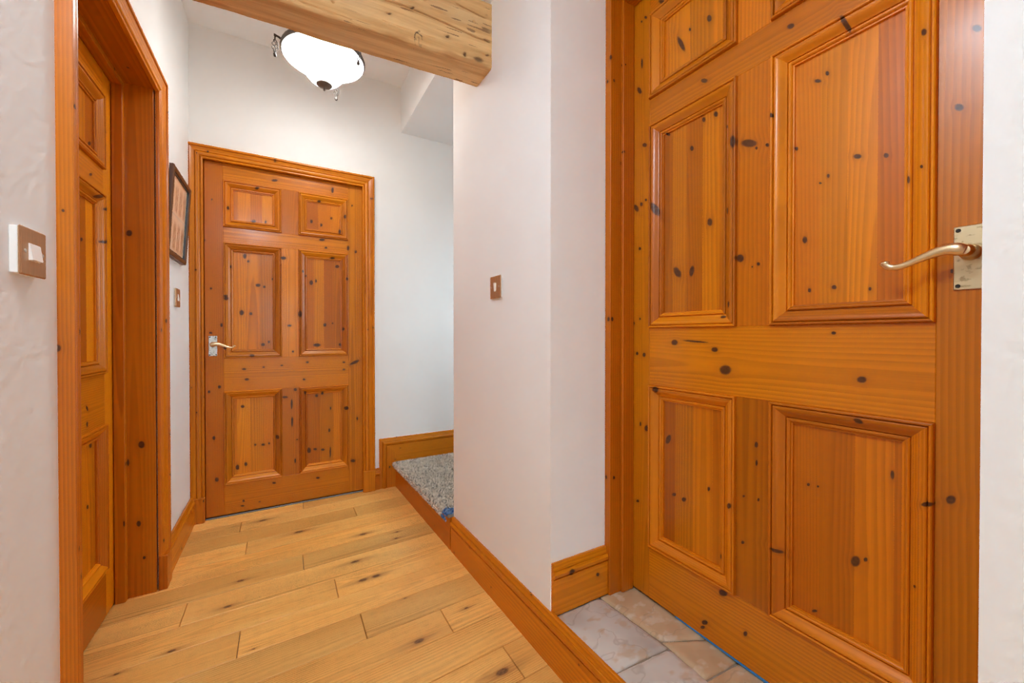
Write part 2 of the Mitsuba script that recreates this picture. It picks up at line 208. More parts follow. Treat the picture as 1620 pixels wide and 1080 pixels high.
P('nickel_plate', mikit.proc(lambda p, n, uv: mix(mi.Color3f(0.68, 0.68, 0.64), mi.Color3f(0.36, 0.33, 0.27),
    smoothstep(0.56, 0.74, fbm(p.x * 120, p.z * 130, 2, 3)) * 0.8)), 0.30, metallic=0.9)
P('antique_metal', (0.05, 0.042, 0.036), 0.5, metallic=0.2)
P('pewter_metal', (0.13, 0.115, 0.10), 0.5, metallic=0.2)
P('lamp_glass', (0.85, 0.83, 0.78), 0.25)
P('frame_wood', mikit.proc(lambda p, n, uv: mix(mi.Color3f(0.13, 0.055, 0.022), mi.Color3f(0.07, 0.028, 0.012), noise(p.x * 300, p.y * 20, p.z * 20))), 0.4)
P('frame_slip', (0.025, 0.03, 0.035), 0.4)
P('threshold_metal', (0.15, 0.155, 0.165), 0.45, metallic=0.3)
P('daylight_blue', (0.03, 0.22, 0.55), 0.5)  # colour of the daylight painted in under the right door
scene['pane_glass'] = {'type': 'thindielectric', 'int_ior': 1.5}
scene['carpet_pile'] = {'type': 'twosided', 'bsdf': {'type': 'diffuse', 'reflectance': {'type': 'mesh_attribute', 'name': 'vertex_color'}}}
P('carpet_back', (0.20, 0.19, 0.17), 0.9)


def print_fn(p, n, uv):
    # a sepia sheet: two rows of upright shapes in pale columns
    u, v = uv.x, uv.y
    row = smoothstep(0.485, 0.50, v) * smoothstep(0.525, 0.51, v)
    cx = u * 4 - dr.floor(u * 4)
    shape = smoothstep(0.40, 0.28, dr.abs(cx - 0.5) + 0.16 * (fbm(u * 9, v * 14, 3, 2) - 0.5))
    vv = v * 2 - dr.floor(v * 2)
    shape *= smoothstep(0.06, 0.16, vv) * smoothstep(0.92, 0.70, vv)
    paper = mix(mi.Color3f(0.93, 0.80, 0.64), mi.Color3f(0.80, 0.58, 0.37), fbm(u * 5, v * 5, 1, 3))
    col = mix(paper, mi.Color3f(0.45, 0.24, 0.11), shape * (0.35 + 0.5 * noise(u * 26, v * 30)))
    return mix(col, mi.Color3f(0.75, 0.66, 0.55), row)


P('sepia_print', mikit.proc(print_fn), 0.6)
# ------------------------------------------------------------------ mesh helpers
_used = set()


def _hash01(x, y, z=0):
    M = 0xFFFFFFFF
    h = ((x + 1000000) * 374761393 + (y + 1000000) * 668265263 + (z + 1000000) * 2147483647) & M
    h = ((h ^ (h >> 13)) * 1274126177) & M
    return ((h ^ (h >> 16)) & 0xFFFFFF) / 16777215.0


def board(tone=None):
    """an unused board number; tone (0 dark, 1 pale) asks for a board of about that tone"""
    k = 1
    while k in _used or (tone is not None and abs(_hash01(k, 2) - tone) > 0.06):
        k += 1
    _used.add(k)
    return k


def numbered(key):
    if key not in scene:
        return key
    i = 1
    while f'{key}_{i:03d}' in scene:
        i += 1
    return f'{key}_{i:03d}'


def holder(name):
    """the next free name for a thing that has no mesh of its own"""
    taken = lambda k: any(q == k or q.startswith(k + '__') for q in scene)
    if not taken(name):
        return name
    i = 1
    while taken(f'{name}_{i:03d}'):
        i += 1
    return f'{name}_{i:03d}'


def tag(key, label=None, cat=None, group=None, kind=None):
    d = {}
    if label: d['label'] = label
    if cat: d['category'] = cat
    if group: d['group'] = group
    if kind: d['kind'] = kind
    labels[key] = d
    return key


AX = {'x': np.array([1., 0, 0]), 'y': np.array([0, 1., 0]), 'z': np.array([0, 0, 1.])}


def put(key, mesh, bsdf, grain=None, smooth=False, tone=None, uv=None, rot=None, **more):
    """adds one entry. grain: the axis the wood grain runs along (uv in metres, four per board across)"""
    key = numbered(key)
    v, f = (np.asarray(mesh.vertices, float), np.asarray(mesh.faces)) if hasattr(mesh, 'vertices') else mesh
    m = trimesh.Trimesh(v, f, process=False)
    if smooth not in (False, True):
        m = trimesh.graph.smooth_shade(m, angle=math.radians(smooth), facet_minarea=None)
        smooth = True
    if grain is not None:
        q = np.asarray(m.vertices)
        if rot is not None:
            q = q @ rot
        g = AX[grain] if isinstance(grain, str) else grain
        o = q.sum(1) - q @ g
        o = o - (o.min() + o.max()) / 2
        uv = np.stack([q @ g, o + 4 * board(tone) + 2], 1)
    scene[key] = mikit.ply(m, bsdf, smooth=smooth, uv=uv, **more)
    return key


def box(lo, hi, ch=0.0):
    lo, hi = np.minimum(lo, hi).astype(float), np.maximum(lo, hi).astype(float)
    if ch <= 0:
        return trimesh.creation.box(bounds=[lo, hi])
    ch = min(ch, 0.45 * float((hi - lo).min()))
    pts = []
    for s in np.ndindex(2, 2, 2):
        c = np.where(s, hi, lo)
        inn = np.where(s, hi - ch, lo + ch)
        for k in range(3):
            q = inn.copy()
            q[k] = c[k]
            pts.append(q)
    return trimesh.Trimesh(np.array(pts)).convex_hull


def cat_mesh(ms):
    return trimesh.util.concatenate(ms)


def strip(profile, O, L, I, N, length, m0=0.0, m1=0.0, caps=True):
    """a moulding: profile points (d, h) = d along I and h along N, drawn along L; the ends cut back by m0*d and m1*d"""
    O, L, I, N = (np.asarray(a, float) for a in (O, L, I, N))
    pr = np.asarray(profile, float)
    n = len(pr)
    base = O + pr[:, :1] * I + pr[:, 1:] * N
    v = np.vstack([base + L * (m0 * pr[:, :1]), base + L * (length - m1 * pr[:, :1])])
    f = []
    for j in range(n):
        k = (j + 1) % n
        f += [[j, k, n + k], [j, n + k, n + j]]
    if caps:
        import mapbox_earcut
        tri = mapbox_earcut.triangulate_float64(pr, np.array([n], dtype=np.uint32)).reshape(-1, 3)
        f += [list(t) for t in tri] + [[n + t[0], n + t[2], n + t[1]] for t in tri]
    m = trimesh.Trimesh(v, np.array(f), process=False)
    trimesh.repair.fix_normals(m)
    return m


def tube(path, rad, sides=10, cap=True, flat=None):
    """a round bar along a path; rad per point; flat = (direction, factor) squeezes it"""
    p = np.asarray(path, float)
    r = np.broadcast_to(np.asarray(rad, float), (len(p),))
    t = np.gradient(p, axis=0)
    t /= np.linalg.norm(t, axis=1, keepdims=True)
    a = np.cross(t[0], [0, 0, 1.0] if abs(t[0][2]) < 0.9 else [1.0, 0, 0])
    a /= np.linalg.norm(a)
    rings = []
    for i in range(len(p)):
        a = a - t[i] * (a @ t[i])
        a /= np.linalg.norm(a)
        b = np.cross(t[i], a)
        ang = np.arange(sides) * 2 * math.pi / sides
        o = r[i] * (np.cos(ang)[:, None] * a + np.sin(ang)[:, None] * b)
        if flat is not None:
            d = np.asarray(flat[0], float)
            o = o - (1 - flat[1]) * (o @ d)[:, None] * d
        rings.append(p[i] + o)
    v = np.vstack(rings)
    f = []
    for i in range(len(p) - 1):
        for j in range(sides):
            k = (j + 1) % sides
            A, B, C, D = i * sides + j, i * sides + k, (i + 1) * sides + k, (i + 1) * sides + j
            f += [[A, B, C], [A, C, D]]
    if cap:
        n = len(v)
        v = np.vstack([v, p[0], p[-1]])
        e = (len(p) - 1) * sides
        for j in range(sides):
            k = (j + 1) % sides
            f += [[n, k, j], [n + 1, e + j, e + k]]
    m = trimesh.Trimesh(v, np.array(f), process=False)
    trimesh.repair.fix_normals(m)
    return m


def lathe(pts, at=(0, 0, 0), axis=(0, 0, 1), n=48):
    m = trimesh.creation.revolve(np.asarray(pts, float), sections=n)
    if tuple(axis) != (0, 0, 1):
        m.apply_transform(trimesh.geometry.align_vectors([0, 0, 1], axis))
    m.apply_translation(at)
    return m


def prism(poly, z0, z1):
    m = trimesh.creation.extrude_polygon(Polygon(poly), z1 - z0, engine='earcut')
    m.apply_translation([0, 0, z0])
    return m
# ------------------------------------------------------------------ the shell
ZL, ZH, ZC = 0.152, 2.32, 2.70        # landing, ceiling of the near part, ceiling of the far part
WL_NEAR, WL_FAR = -0.415, -0.435
LDY0, LDY1 = 1.28, 2.066              # opening of the left door
YB = 2.72                             # back wall
YEND = -2.4                           # glazed screen behind the camera


def riser_x(y):
    return 0.7076 - 0.03136 * (y - 0.95)


def struct(key, mesh, bsdf, label, **kw):
    key = put(key, mesh, bsdf, **kw)
    return tag(key, label, kind='structure')


struct('floor', box((-0.80, YEND - 0.1, -0.06), (0.80, 3.0, -0.012)), 'grout', 'oak plank floor of the hallway')
struct('wall_left', cat_mesh([box((-0.70, YEND, 0), (WL_NEAR, LDY0 - 0.03, 2.75)), box((-0.70, LDY1 + 0.03, 0), (WL_FAR, YB + 0.1, 2.75)),
                              box((-0.70, LDY0 - 0.03, 2.015), (-0.425, LDY1 + 0.03, 2.75)), box((-0.80, YEND, -0.01), (-0.72, 3.0, 2.75))]),
       'plaster', 'off-white plastered wall on the left, around the deep-set door')
struct('wall_back', cat_mesh([box((-0.72, YB, 0), (-0.40, 2.83, 2.75)), box((0.475, YB, 0), (2.0, 2.83, 2.75)), box((-0.40, YB, 2.005), (0.475, 2.83, 2.75)),
                              box((-0.8, 2.85, -0.01), (2.0, 2.95, 2.75))]),
       'plaster', 'off-white plastered end wall around the far pine door')
struct('wall_partition', prism([(0.717, 1.003), (2.0, 1.003), (2.0, 1.767), (0.700, 1.767)], 0.0, 2.75), 'plaster',
       'off-white plastered pillar wall between the carpeted step and the right door')
struct('wall_right', cat_mesh([box((0.735, YEND, 0), (1.10, 0.132, 2.4)), box((0.945, 0.132, 2.18), (1.10, 1.003, 2.4)),
                               box((0.735, 0.132, 2.225), (0.95, 1.003, 2.4)), box((1.12, 0.0, -0.01), (1.2, 1.1, 2.4))]),
       'plaster', 'off-white plastered wall at the right edge, beside the right door')
struct('wall_stairwell', cat_mesh([box((1.95, 1.7, 0), (2.0, 2.85, 1.10)), box((1.95, 1.7, 1.92), (2.0, 2.85, 2.75)), box((1.95, 1.7, 1.10), (2.0, 1.90, 1.92)), box((1.95, 2.58, 1.10), (2.0, 2.85, 1.92))]), 'plaster', 'plastered wall at the far side of the stairwell')
struct('ceiling', cat_mesh([box((-0.8, 1.47, ZC), (0.72, 2.95, ZC + 0.06))]), 'ceiling_paint', 'white ceiling of the far hallway with the bowl light')
struct('ceiling_001', cat_mesh([box((-0.8, YEND - 0.1, ZH), (1.2, 1.47, ZH + 0.06)), box((-0.8, 1.44, ZH), (0.72, 1.47, ZC + 0.06))]), 'ceiling_paint', 'lower white ceiling in front of the oak beam')
struct('ceiling_002', cat_mesh([box((0.70, 1.70, 2.396), (2.0, 2.85, 2.46)), box((0.70, 1.70, 2.396), (0.72, 2.85, ZC + 0.06))]), 'plaster', 'grey shaded soffit and bulkhead above the stairs')
# glazed screen behind the camera: the daylight of the hallway
wf = holder('window_1')
for lo, hi in (((-0.415, 0.0), (-0.345, ZH)), ((0.665, 0.0), (0.735, ZH)), ((-0.345, 0.0), (0.665, 0.12)), ((-0.345, 1.75), (0.665, ZH)), ((0.13, 0.12), (0.19, 1.75))):
    put(wf + '__frame', box((lo[0], YEND - 0.08, lo[1]), (hi[0], YEND, hi[1]), 0.004), 'white_plastic')
put(wf + '__solid_panel', box((0.19, YEND - 0.05, 0.12), (0.665, YEND - 0.03, 1.75), 0.004), 'white_plastic')
for x0, x1 in ((-0.345, 0.13),):
    put(wf + '__pane', ([(x0, YEND - 0.04, 0.12), (x1, YEND - 0.04, 0.12), (x1, YEND - 0.04, 1.75), (x0, YEND - 0.04, 1.75)], [[0, 1, 2], [0, 2, 3]]), 'pane_glass')
tag(wf, 'white glazed screen behind the camera, letting in daylight', kind='structure')

ws = holder('window_2')
for lo, hi in (((1.90, 1.10), (1.94, 1.92)), ((2.54, 1.10), (2.58, 1.92)), ((1.94, 1.10), (2.54, 1.14)), ((1.94, 1.88), (2.54, 1.92)), ((2.22, 1.14), (2.26, 1.88))):
    put(ws + '__frame', box((1.955, lo[0], lo[1]), (1.995, hi[0], hi[1]), 0.004), 'white_plastic')
for y0, y1 in ((1.94, 2.22), (2.26, 2.54)):
    put(ws + '__pane', ([(1.975, y0, 1.14), (1.975, y1, 1.14), (1.975, y1, 1.88), (1.975, y0, 1.88)], [[0, 1, 2], [0, 2, 3]]), 'pane_glass')
tag(ws, 'stairwell window beyond the pillar, lighting the carpeted step', kind='structure')

# ------------------------------------------------------------------ oak planks (children of the floor)
SL = 0.05                              # the rows run slightly askew
seams = [0.965 - 0.1375 * i for i in range(26, 0, -1)] + [0.965, 1.105, 1.247, 1.380, 1.520, 1.656, 1.793, 1.937, 2.077, 2.218, 2.35, 2.488, 2.62, 2.755]
joints = {1.793: [-0.32], 1.52: [-0.132], 1.656: [0.182], 1.38: [0.241], 1.247: [0.503], 2.218: [-0.157], 1.937: [0.074], 2.35: [0.357],
          1.105: [], 2.077: [], 2.488: [-0.2], 2.62: [0.1], 0.965: [0.62]}
ca, sa = math.cos(math.atan(SL)), math.sin(math.atan(SL))
ROT = np.array([[ca, -sa, 0], [sa, ca, 0], [0, 0, 1]])      # columns: along, across, up
PT = {(1.793, 0): .75, (1.793, 1): .7, (1.52, 0): .35, (1.52, 1): .75, (1.247, 0): .45, (1.656, 0): .55, (1.656, 1): .8, (0.965, 0): .5}
for i in range(len(seams) - 1):
    y0, y1 = seams[i], seams[i + 1]
    key = round(y0, 3)
    cuts = [-0.66] + sorted(joints.get(key, [] if i % 2 else [-0.1 + 0.3 * random.random()])) + [0.735]
    if y1 < 0.3:
        cuts = [-0.43] + cuts[1:]
    for j in range(len(cuts) - 1):
        x0, x1 = cuts[j] + 0.0011, cuts[j + 1] - 0.0011
        a, b, ya, yb, ch = x0, x1, y0 + 0.0007, y1 - 0.0007, 0.0020
        dz = rng.uniform(-0.0004, 0.0004)
        cor = lambda e: [(a + e, ya + e), (b - e, ya + e), (b - e, yb - e), (a + e, yb - e)]
        v = [(x, y + SL * x, -0.012) for x, y in cor(0)] + [(x, y + SL * x, -ch + dz) for x, y in cor(0)] + [(x, y + SL * x, dz) for x, y in cor(ch)]
        f = [[8, 9, 10], [8, 10, 11]]
        for s in (0, 4):
            for q in range(4):
                r = (q + 1) % 4
                f += [[s + q, s + r, s + 4 + r], [s + q, s + 4 + r, s + 4 + q]]
        put('floor__plank', (v, f), 'oak_floor', grain='x', rot=ROT, tone=PT.get((key, j)))

# ------------------------------------------------------------------ raised stone landing
struct('floor_001', prism([(riser_x(0.999) + 0.012, 0.999), (riser_x(-2.3) + 0.012, -2.3), (1.118, -2.3), (1.118, 0.999)], 0.0, ZL - 0.010), 'grout', 'raised stone landing in front of the right door')


def stone(poly, warm, seed, cell=0.012):
    """a riven flagstone: a fine grid cut to the outline, uneven on top"""
    poly = np.array(poly)
    nu = max(4, int(np.linalg.norm(poly[1] - poly[0]) / cell))
    nv = max(4, int(np.linalg.norm(poly[3] - poly[0]) / cell))
    U, V = np.meshgrid(np.linspace(0, 1, nu + 1), np.linspace(0, 1, nv + 1), indexing='ij')
    Q = ((1 - U) * (1 - V))[..., None] * poly[0] + (U * (1 - V))[..., None] * poly[1] + (U * V)[..., None] * poly[2] + ((1 - U) * V)[..., None] * poly[3]
    edge = np.minimum(np.minimum(U, 1 - U) * nu, np.minimum(V, 1 - V) * nv)
    import meshkit
    p3 = np.stack([Q[..., 0], Q[..., 1], np.full_like(U, seed * 3.1)], -1)
    z = ZL - 0.002 + 0.0022 * (meshkit.fbm(p3 * 16, 3, seed) - 0.5) * 2 + 0.0016 * (meshkit.fbm(p3 * 60, 2, seed + 9) - 0.5) * 2
    z = np.where(edge < 0.5, z - 0.004, z)
    wob = 0.004 * (meshkit.fbm(p3 * 30, 2, seed + 4) - 0.5)
    Q = Q + np.where(edge < 0.5, 1, 0)[..., None] * wob[..., None]
    top = np.dstack([Q, z]).reshape(-1, 3)
    n = nv + 1
    f = []
    for i in range(nu):
        for j in range(nv):
            A, B, C, D = i * n + j, (i + 1) * n + j, (i + 1) * n + j + 1, i * n + j + 1
            f += [[A, B, C], [A, C, D]]
    rim = [i * n for i in range(nu + 1)] + [nu * n + j for j in range(1, nv + 1)] + [i * n + nv for i in range(nu - 1, -1, -1)] + [j for j in range(nv - 1, 0, -1)]
    base = len(top)
    low = top[rim].copy()
    low[:, 2] = ZL - 0.012
    for k in range(len(rim)):
        m = (k + 1) % len(rim)
        f += [[rim[k], base + k, base + m], [rim[k], base + m, rim[m]]]
    v = np.vstack([top, low])
    uv = np.tile([[2 * seed + warm + 0.5, 0.0]], (len(v), 1))
    put('floor_001__flagstone', (v, f), 'stone', smooth=True, uv=uv)


rx = lambda y: riser_x(y) + 0.013
stone([(rx(.996), .996), (rx(.752), .752), (.926, .738), (.908, .994)], 0, 1)
stone([(rx(.746), .746), (rx(.36), .36), (.918, .36), (.926, .731), (.845, .748)][:4], 0, 2)
stone([(rx(.354), .354), (rx(.14), .14), (.918, .14), (.918, .354)], 0, 3)
stone([(.914, .992), (.933, .764), (1.058, .70), (1.058, .992)], 1, 4)
stone([(.933, .757), (.925, .62), (1.058, .612), (1.058, .693)], 1, 5)
stone([(.925, .613), (.925, .48), (1.058, .48), (1.058, .605)], 1, 6)
stone([(.925, .474), (.925, .31), (1.058, .31), (1.058, .474)], 1, 7)
stone([(.925, .304), (.925, .14), (1.058, .14), (1.058, .304)], 1, 8)

# ------------------------------------------------------------------ mouldings
PANEL = [(0, -.016), (0, .0065), (.0010, .0092), (.0030, .0105), (.0052, .0102), (.0066, .0085), (.0072, .0040), (.0080, .0036), (.0088, .0072), (.0108, .0086), (.0140, .0084), (.0185, .0066),
         (.0230, .0034), (.0272, -.0004), (.0305, -.0030), (.0325, -.0042), (.0332, -.0080), (.0342, -.0082), (.0350, -.0042), (.0372, -.0024), (.0402, -.0026), (.0424, -.0044), (.0438, -.0076), (.0470, -.0080), (.0476, -.016)]
ARCH = [(0, 0), (0, .009), (.0012, .0120), (.0045, .0140), (.0085, .0134), (.0112, .0110), (.0120, .0070), (.0130, .0070), (.0138, .0120), (.018, .0162), (.024, .0182), (.030, .0176), (.034, .0148), (.0350, .0100), (.0362, .0100),
        (.037, .0145), (.043, .0164), (.049, .0184), (.0540, .0212), (.0562, .0222), (.0572, .0190), (.0584, .0192), (.0592, .0262), (.062, .0276), (.067, .0272), (.070, .0255), (.071, .0235), (.072, 0)]
SKIRT = [(0, 0), (0, .0075), (.0015, .0095), (.006, .0104), (.014, .0112), (.0185, .0134), (.0200, .0140), (.0206, .0096), (.0218, .0096), (.0230, .0168), (.029, .0205), (.035, .0208), (.041, .0186), (.0440, .0152), (.0450, .0096),
         (.0464, .0096), (.0474, .0165), (.155, .0165), (.155, 0)]


class Leaf:
    """maps door coordinates (along, height, out of the face) to the world"""
    def __init__(s, kind, plane):
        s.kind, s.p = kind, plane
        s.A = {'right': (0, 1, 0), 'left': (0, 1, 0), 'back': (1, 0, 0)}[kind]
        s.N = {'right': (-1, 0, 0), 'left': (1, 0, 0), 'back': (0, -1, 0)}[kind]
        s.O = {'right': (plane, 0, 0), 'left': (plane, 0, 0), 'back': (0, plane, 0)}[kind]
        s.A, s.N, s.O = np.array(s.A, float), np.array(s.N, float), np.array(s.O, float)
        s.g = 'y' if kind != 'back' else 'x'

    def at(s, a, z, d=0.0):
        return s.O + a * s.A + np.array([0, 0, z]) + d * s.N

    def box(s, a0, a1, z0, z1, d0, d1, ch=0.0008):
        return box(s.at(a0, z0, d0), s.at(a1, z1, d1), ch)


Z3 = np.array([0, 0, 1.])


def mitred_frame(key, lf, a0, a1, z0, z1, prof, bs, d=0.0):
    w = a1 - a0
    put(key, strip(prof, lf.at(a0, z1, d), lf.A, -Z3, lf.N, w, 1, 1), bs, lf.g, 25)
    put(key, strip(prof, lf.at(a0, z0, d), lf.A, Z3, lf.N, w, 1, 1), bs, lf.g, 25)
    put(key, strip(prof, lf.at(a0, z0, d), Z3, lf.A, lf.N, z1 - z0, 1, 1), bs, 'z', 25)
    put(key, strip(prof, lf.at(a1, z0, d), Z3, -lf.A, lf.N, z1 - z0, 1, 1), bs, 'z', 25)


def door_leaf(name, label, lf, a0, a1, zb, zt, cols, rows, bs, tones={}):
    tag(name, label, kind='structure')
    (c0, c1), (c2, c3) = cols
    th = -0.040
    T = lambda k: tones.get(k)
    put(name + '__stile', lf.box(a0, c0, zb, zt, th, 0), bs, 'z', tone=T('s0'))
    put(name + '__stile', lf.box(c3, a1, zb, zt, th, 0), bs, 'z', tone=T('s1'))
    edges = [zb] + [z for r in rows for z in r] + [zt]
    for i in range(0, len(edges), 2):
        put(name + '__rail', lf.box(c0, c3, edges[i], edges[i + 1], th, 0), bs, lf.g, tone=T(f'r{i // 2}'))
    for k, (z0, z1) in enumerate(rows):
        put(name + '__muntin', lf.box(c1, c2, z0, z1, th, 0), bs, 'z', tone=T(f'm{k}'))
        for j, (x0, x1) in enumerate(cols):
            pk = put(name + '__panel', lf.box(x0, x1, z0, z1, -0.030, -0.0135, 0.0), bs + '_panel', 'z', tone=T(f'p{k}{j}'))
            mitred_frame(pk + '__moulding', lf, x0, x1, z0, z1, PANEL, bs)


def lever_handle(door, lf, ac, zc, sgn, plate_mat, plate_hw=0.0215):
    """scroll lever on a plate; sgn = the way the lever points along the door"""
    h = holder(door + '__handle')
    tag(h, 'brass scroll lever on a rectangular back plate')
    put(h + '__back_plate', lf.box(ac - plate_hw, ac + plate_hw, zc - 0.056, zc + 0.056, 0, 0.0035, 0.0012), plate_mat)
    zl = zc + 0.008
    n = tuple(lf.N)
    put(h + '__rose', lathe([(0, 0), (.0135, 0), (.0138, .003), (.0122, .005), (.0105, .008), (.0098, .022), (.0112, .030), (.011, .036), (.007, .041), (0, .042)], lf.at(ac, zl, 0.0035), n, 32), 'brass', smooth=40)
    t = np.linspace(0, 1, 34)
    S = np.array([(0, 0), (.012, .0035), (.028, .003), (.048, -.004), (.070, -.013), (.084, -.0165), (.094, -.0155), (.1005, -.010), (.103, -.004)])
    k = np.linspace(0, 1, len(S))
    from scipy.interpolate import CubicSpline
    c = CubicSpline(k, S)(t)
    rad = np.interp(t, [0, .08, .22, .45, .7, .85, .95, 1], [.0095, .0112, .0094, .0060, .0056, .0066, .0078, .0055])
    out = np.interp(t, [0, .1, .3, 1], [.040, .042, .042, .040])
    pts = np.array([lf.at(ac + sgn * q[0], zl + q[1], 0.0035 + o) for q, o in zip(c, out)])
    put(h + '__lever', tube(pts, rad, 14, flat=(lf.N, 0.72)), 'brass', smooth=50)
    for i in (-1, 1):
        for j in (-1, 1):
            put(h + '__screw', lathe([(0, 0), (.0032, 0), (.0034, .0006), (.0026, .0011), (0, .0007)], lf.at(ac + i * (plate_hw - .006), zc + j * 0.049, 0.0034), n, 14), 'dark_hole', smooth=40)


# ------------------------------------------------------------------ door 1: the big pine door on the right
ROWS = [(0.176, 0.706), (0.892, 1.5500), (1.636, 1.908)]
lfR = Leaf('right', 1.04)
door_leaf('door_1', 'large varnished pine six-panel door on the right, behind the stone landing', lfR, 0.157, 0.983, ZL + 0.006, 2.139, [(0.2415, 0.5275), (0.6115, 0.899)],
          [(z0 + ZL, z1 + ZL) for z0, z1 in ROWS], 'pine_right', {'m0': 0.05, 'm2': 0.95, 'm1': 0.65, 's1': 0.3, 's0': 0.35, 'r2': 0.35, 'r1': 0.75, 'r0': 0.6, 'p01': .5, 'p00': .45, 'p10': .7, 'p11': .75})
lever_handle('door_1', lfR, 0.1985, 1.156, 1, 'brass_plate')

# door 2: end of the hallway
lfB = Leaf('back', 2.737)
door_leaf('door_2', 'varnished pine six-panel door at the far end of the hallway', lfB, -0.3735, 0.4525, 0.008, 1.985, [(-0.289, -0.006), (0.083, 0.3635)],
          [(0.177, 0.703), (0.891, 1.5405), (1.629, 1.8895)], 'pine_back', {'s0': .45, 's1': .4, 'r1': .6, 'r0': .4, 'r2': .6, 'r3': .6})
lever_handle('door_2', lfB, -0.338, 0.9605, 1, 'nickel_plate', 0.0195)

# door 3: deep-set on the left
lfL = Leaf('left', -0.558)
door_leaf('door_3', 'varnished pine panelled door set deep in the left wall', lfL, 1.296, 2.058, 0.006, 1.985, [(1.381, 1.634), (1.718, 1.970)],
          [(0.173, 0.700), (0.884, 1.522), (1.6145, 1.878)], 'pine_left')

# ------------------------------------------------------------------ trims (linings, stops, architraves, plinth blocks)
# trim_1: around door 1, no architrave on this side
tag('trim_1', 'varnished pine lining around the right door', kind='structure')
put('trim_1__jamb', box((0.941, 0.977, ZL - 0.002), (1.115, 1.0025, 2.172), 0.0015), 'pine_trim', 'z')
put('trim_1__jamb', box((0.941, 0.138, ZL - 0.002), (1.115, 0.163, 2.172), 0.0015), 'pine_trim', 'z')
put('trim_1__head', box((0.941, 0.163, 2.146), (1.115, 0.977, 2.172), 0.0015), 'pine_trim', 'y', tone=.2)
put('trim_1__stop', box((0.987, 0.965, ZL), (1.039, 0.977, 2.146), 0.002), 'pine_trim', 'z', tone=.3)
put('trim_1__stop', box((0.987, 0.163, ZL), (1.039, 0.175, 2.146), 0.002), 'pine_trim', 'z')
put('trim_1__stop', box((0.987, 0.175, 2.134), (1.039, 0.965, 2.146), 0.002), 'pine_trim', 'y', tone=.2)
k = put('trim_1__painted_daylight_strip', prism([(1.0365, 0.40), (1.058, 0.40), (1.058, 0.80), (1.042, 0.80)], ZL, ZL + 0.006), 'daylight_blue')  # added wedge, coloured like daylight leaking through the gap under the door
tag(k, 'blue strip painted in for daylight leaking under the door')


def cased_opening(name, label, lf, a0, a1, zt, wall, bs, plinth=True, prof=ARCH, near=True):
    """architraves with mitred corners on plinth blocks, on the wall face"""
    tag(name, label, kind='structure')
    o = lf.at(0, 0, wall)
    w = 0.072
    at = lambda a, z: o + a * lf.A + np.array([0, 0, z])
    zb = 0.137 if plinth else 0.0
    put(name + '__architrave', strip(prof, at(a0, zb), Z3, -lf.A, lf.N, zt - zb, 0, -1), bs, 'z', 25)
    put(name + '__architrave', strip(prof, at(a1, zb), Z3, lf.A, lf.N, zt - zb, 0, -1), bs, 'z', 25)
    put(name + '__architrave', strip(prof, at(a0, zt), lf.A, Z3, lf.N, a1 - a0, -1, -1), bs, lf.g, 25)
    if plinth:
        for x0, x1 in ((a0 - w - .002, a0 + .002), (a1 - .002, a1 + w + .002)):
            put(name + '__plinth_block', box(at(x0, 0), at(x1, zb) + 0.0285 * lf.N, 0.003), bs, 'z', tone=.3)


# trim_2: around door 2
cased_opening('trim_2', 'moulded pine casing around the far door', Leaf('back', YB), -0.375, 0.448, 1.981, 0.0, 'pine_trim')
put('trim_2__jamb', box((-0.399, 2.7205, 0), (-0.377, 2.845, 2.003)), 'pine_trim', 'z')
put('trim_2__jamb', box((0.4545, 2.7205, 0), (0.4745, 2.845, 2.003)), 'pine_trim', 'z')
put('trim_2__head', box((-0.377, 2.7205, 1.988), (0.4545, 2.845, 2.004)), 'pine_trim', 'x', tone=.1)
k = put('trim_2__threshold_strip', box((-0.374, 2.7215, -0.001), (0.452, 2.7335, 0.006), 0.002), 'threshold_metal')
tag(k, 'blue-grey metal strip under the door')

# trim_3: the deep left opening
cased_opening('trim_3', 'moulded pine casing and deep lining of the left doorway', Leaf('left', WL_FAR), LDY0 + 0.002, LDY1 + 0.004, 1.985, 0.0, 'pine_trim')
for key in [q for q in scene if q in ('trim_3__architrave', 'trim_3__plinth_block')]:
    del scene[key]
# the near upright stands on the nearer wall face, which comes a little further forward
ow = np.array([WL_NEAR, 0, 0])
put('trim_3__architrave', strip(ARCH[:-3] + [(.0700, .0262), (.0722, 0)], ow + [0, LDY0 + .002, .137], Z3, (0, -1, 0), (1, 0, 0), 1.985 - .137, 0, -1), 'pine_trim', 'z', 25)
put('trim_3__plinth_block', box((WL_NEAR, LDY0 - .072, 0), (WL_NEAR + .0285, LDY0 + .004, .137), 0.003), 'pine_trim', 'z')
put('trim_3__jamb', box((-0.60, LDY1, 0), (-0.440, LDY1 + 0.026, 2.012), 0.001), 'pine_lining', 'z', tone=.35)
put('trim_3__jamb', box((-0.60, LDY0 - 0.026, 0), (-0.420, LDY0, 2.012), 0.001), 'pine_lining', 'z')
put('trim_3__head', box((-0.60, LDY0, 1.987), (-0.436, LDY1, 2.012), 0.001), 'pine_trim', 'y', tone=.05)
put('trim_3__stop', box((-0.556, LDY1 - 0.024, 0), (-0.524, LDY1, 1.987), 0.002), 'pine_lining', 'z', tone=.3)
put('trim_3__stop', box((-0.556, LDY0, 0), (-0.524, LDY0 + 0.012, 1.987), 0.002), 'pine_lining', 'z')
put('trim_3__stop', box((-0.556, LDY0 + 0.012, 1.966), (-0.524, LDY1 - 0.024, 1.987), 0.002), 'pine_trim', 'y', tone=.05)

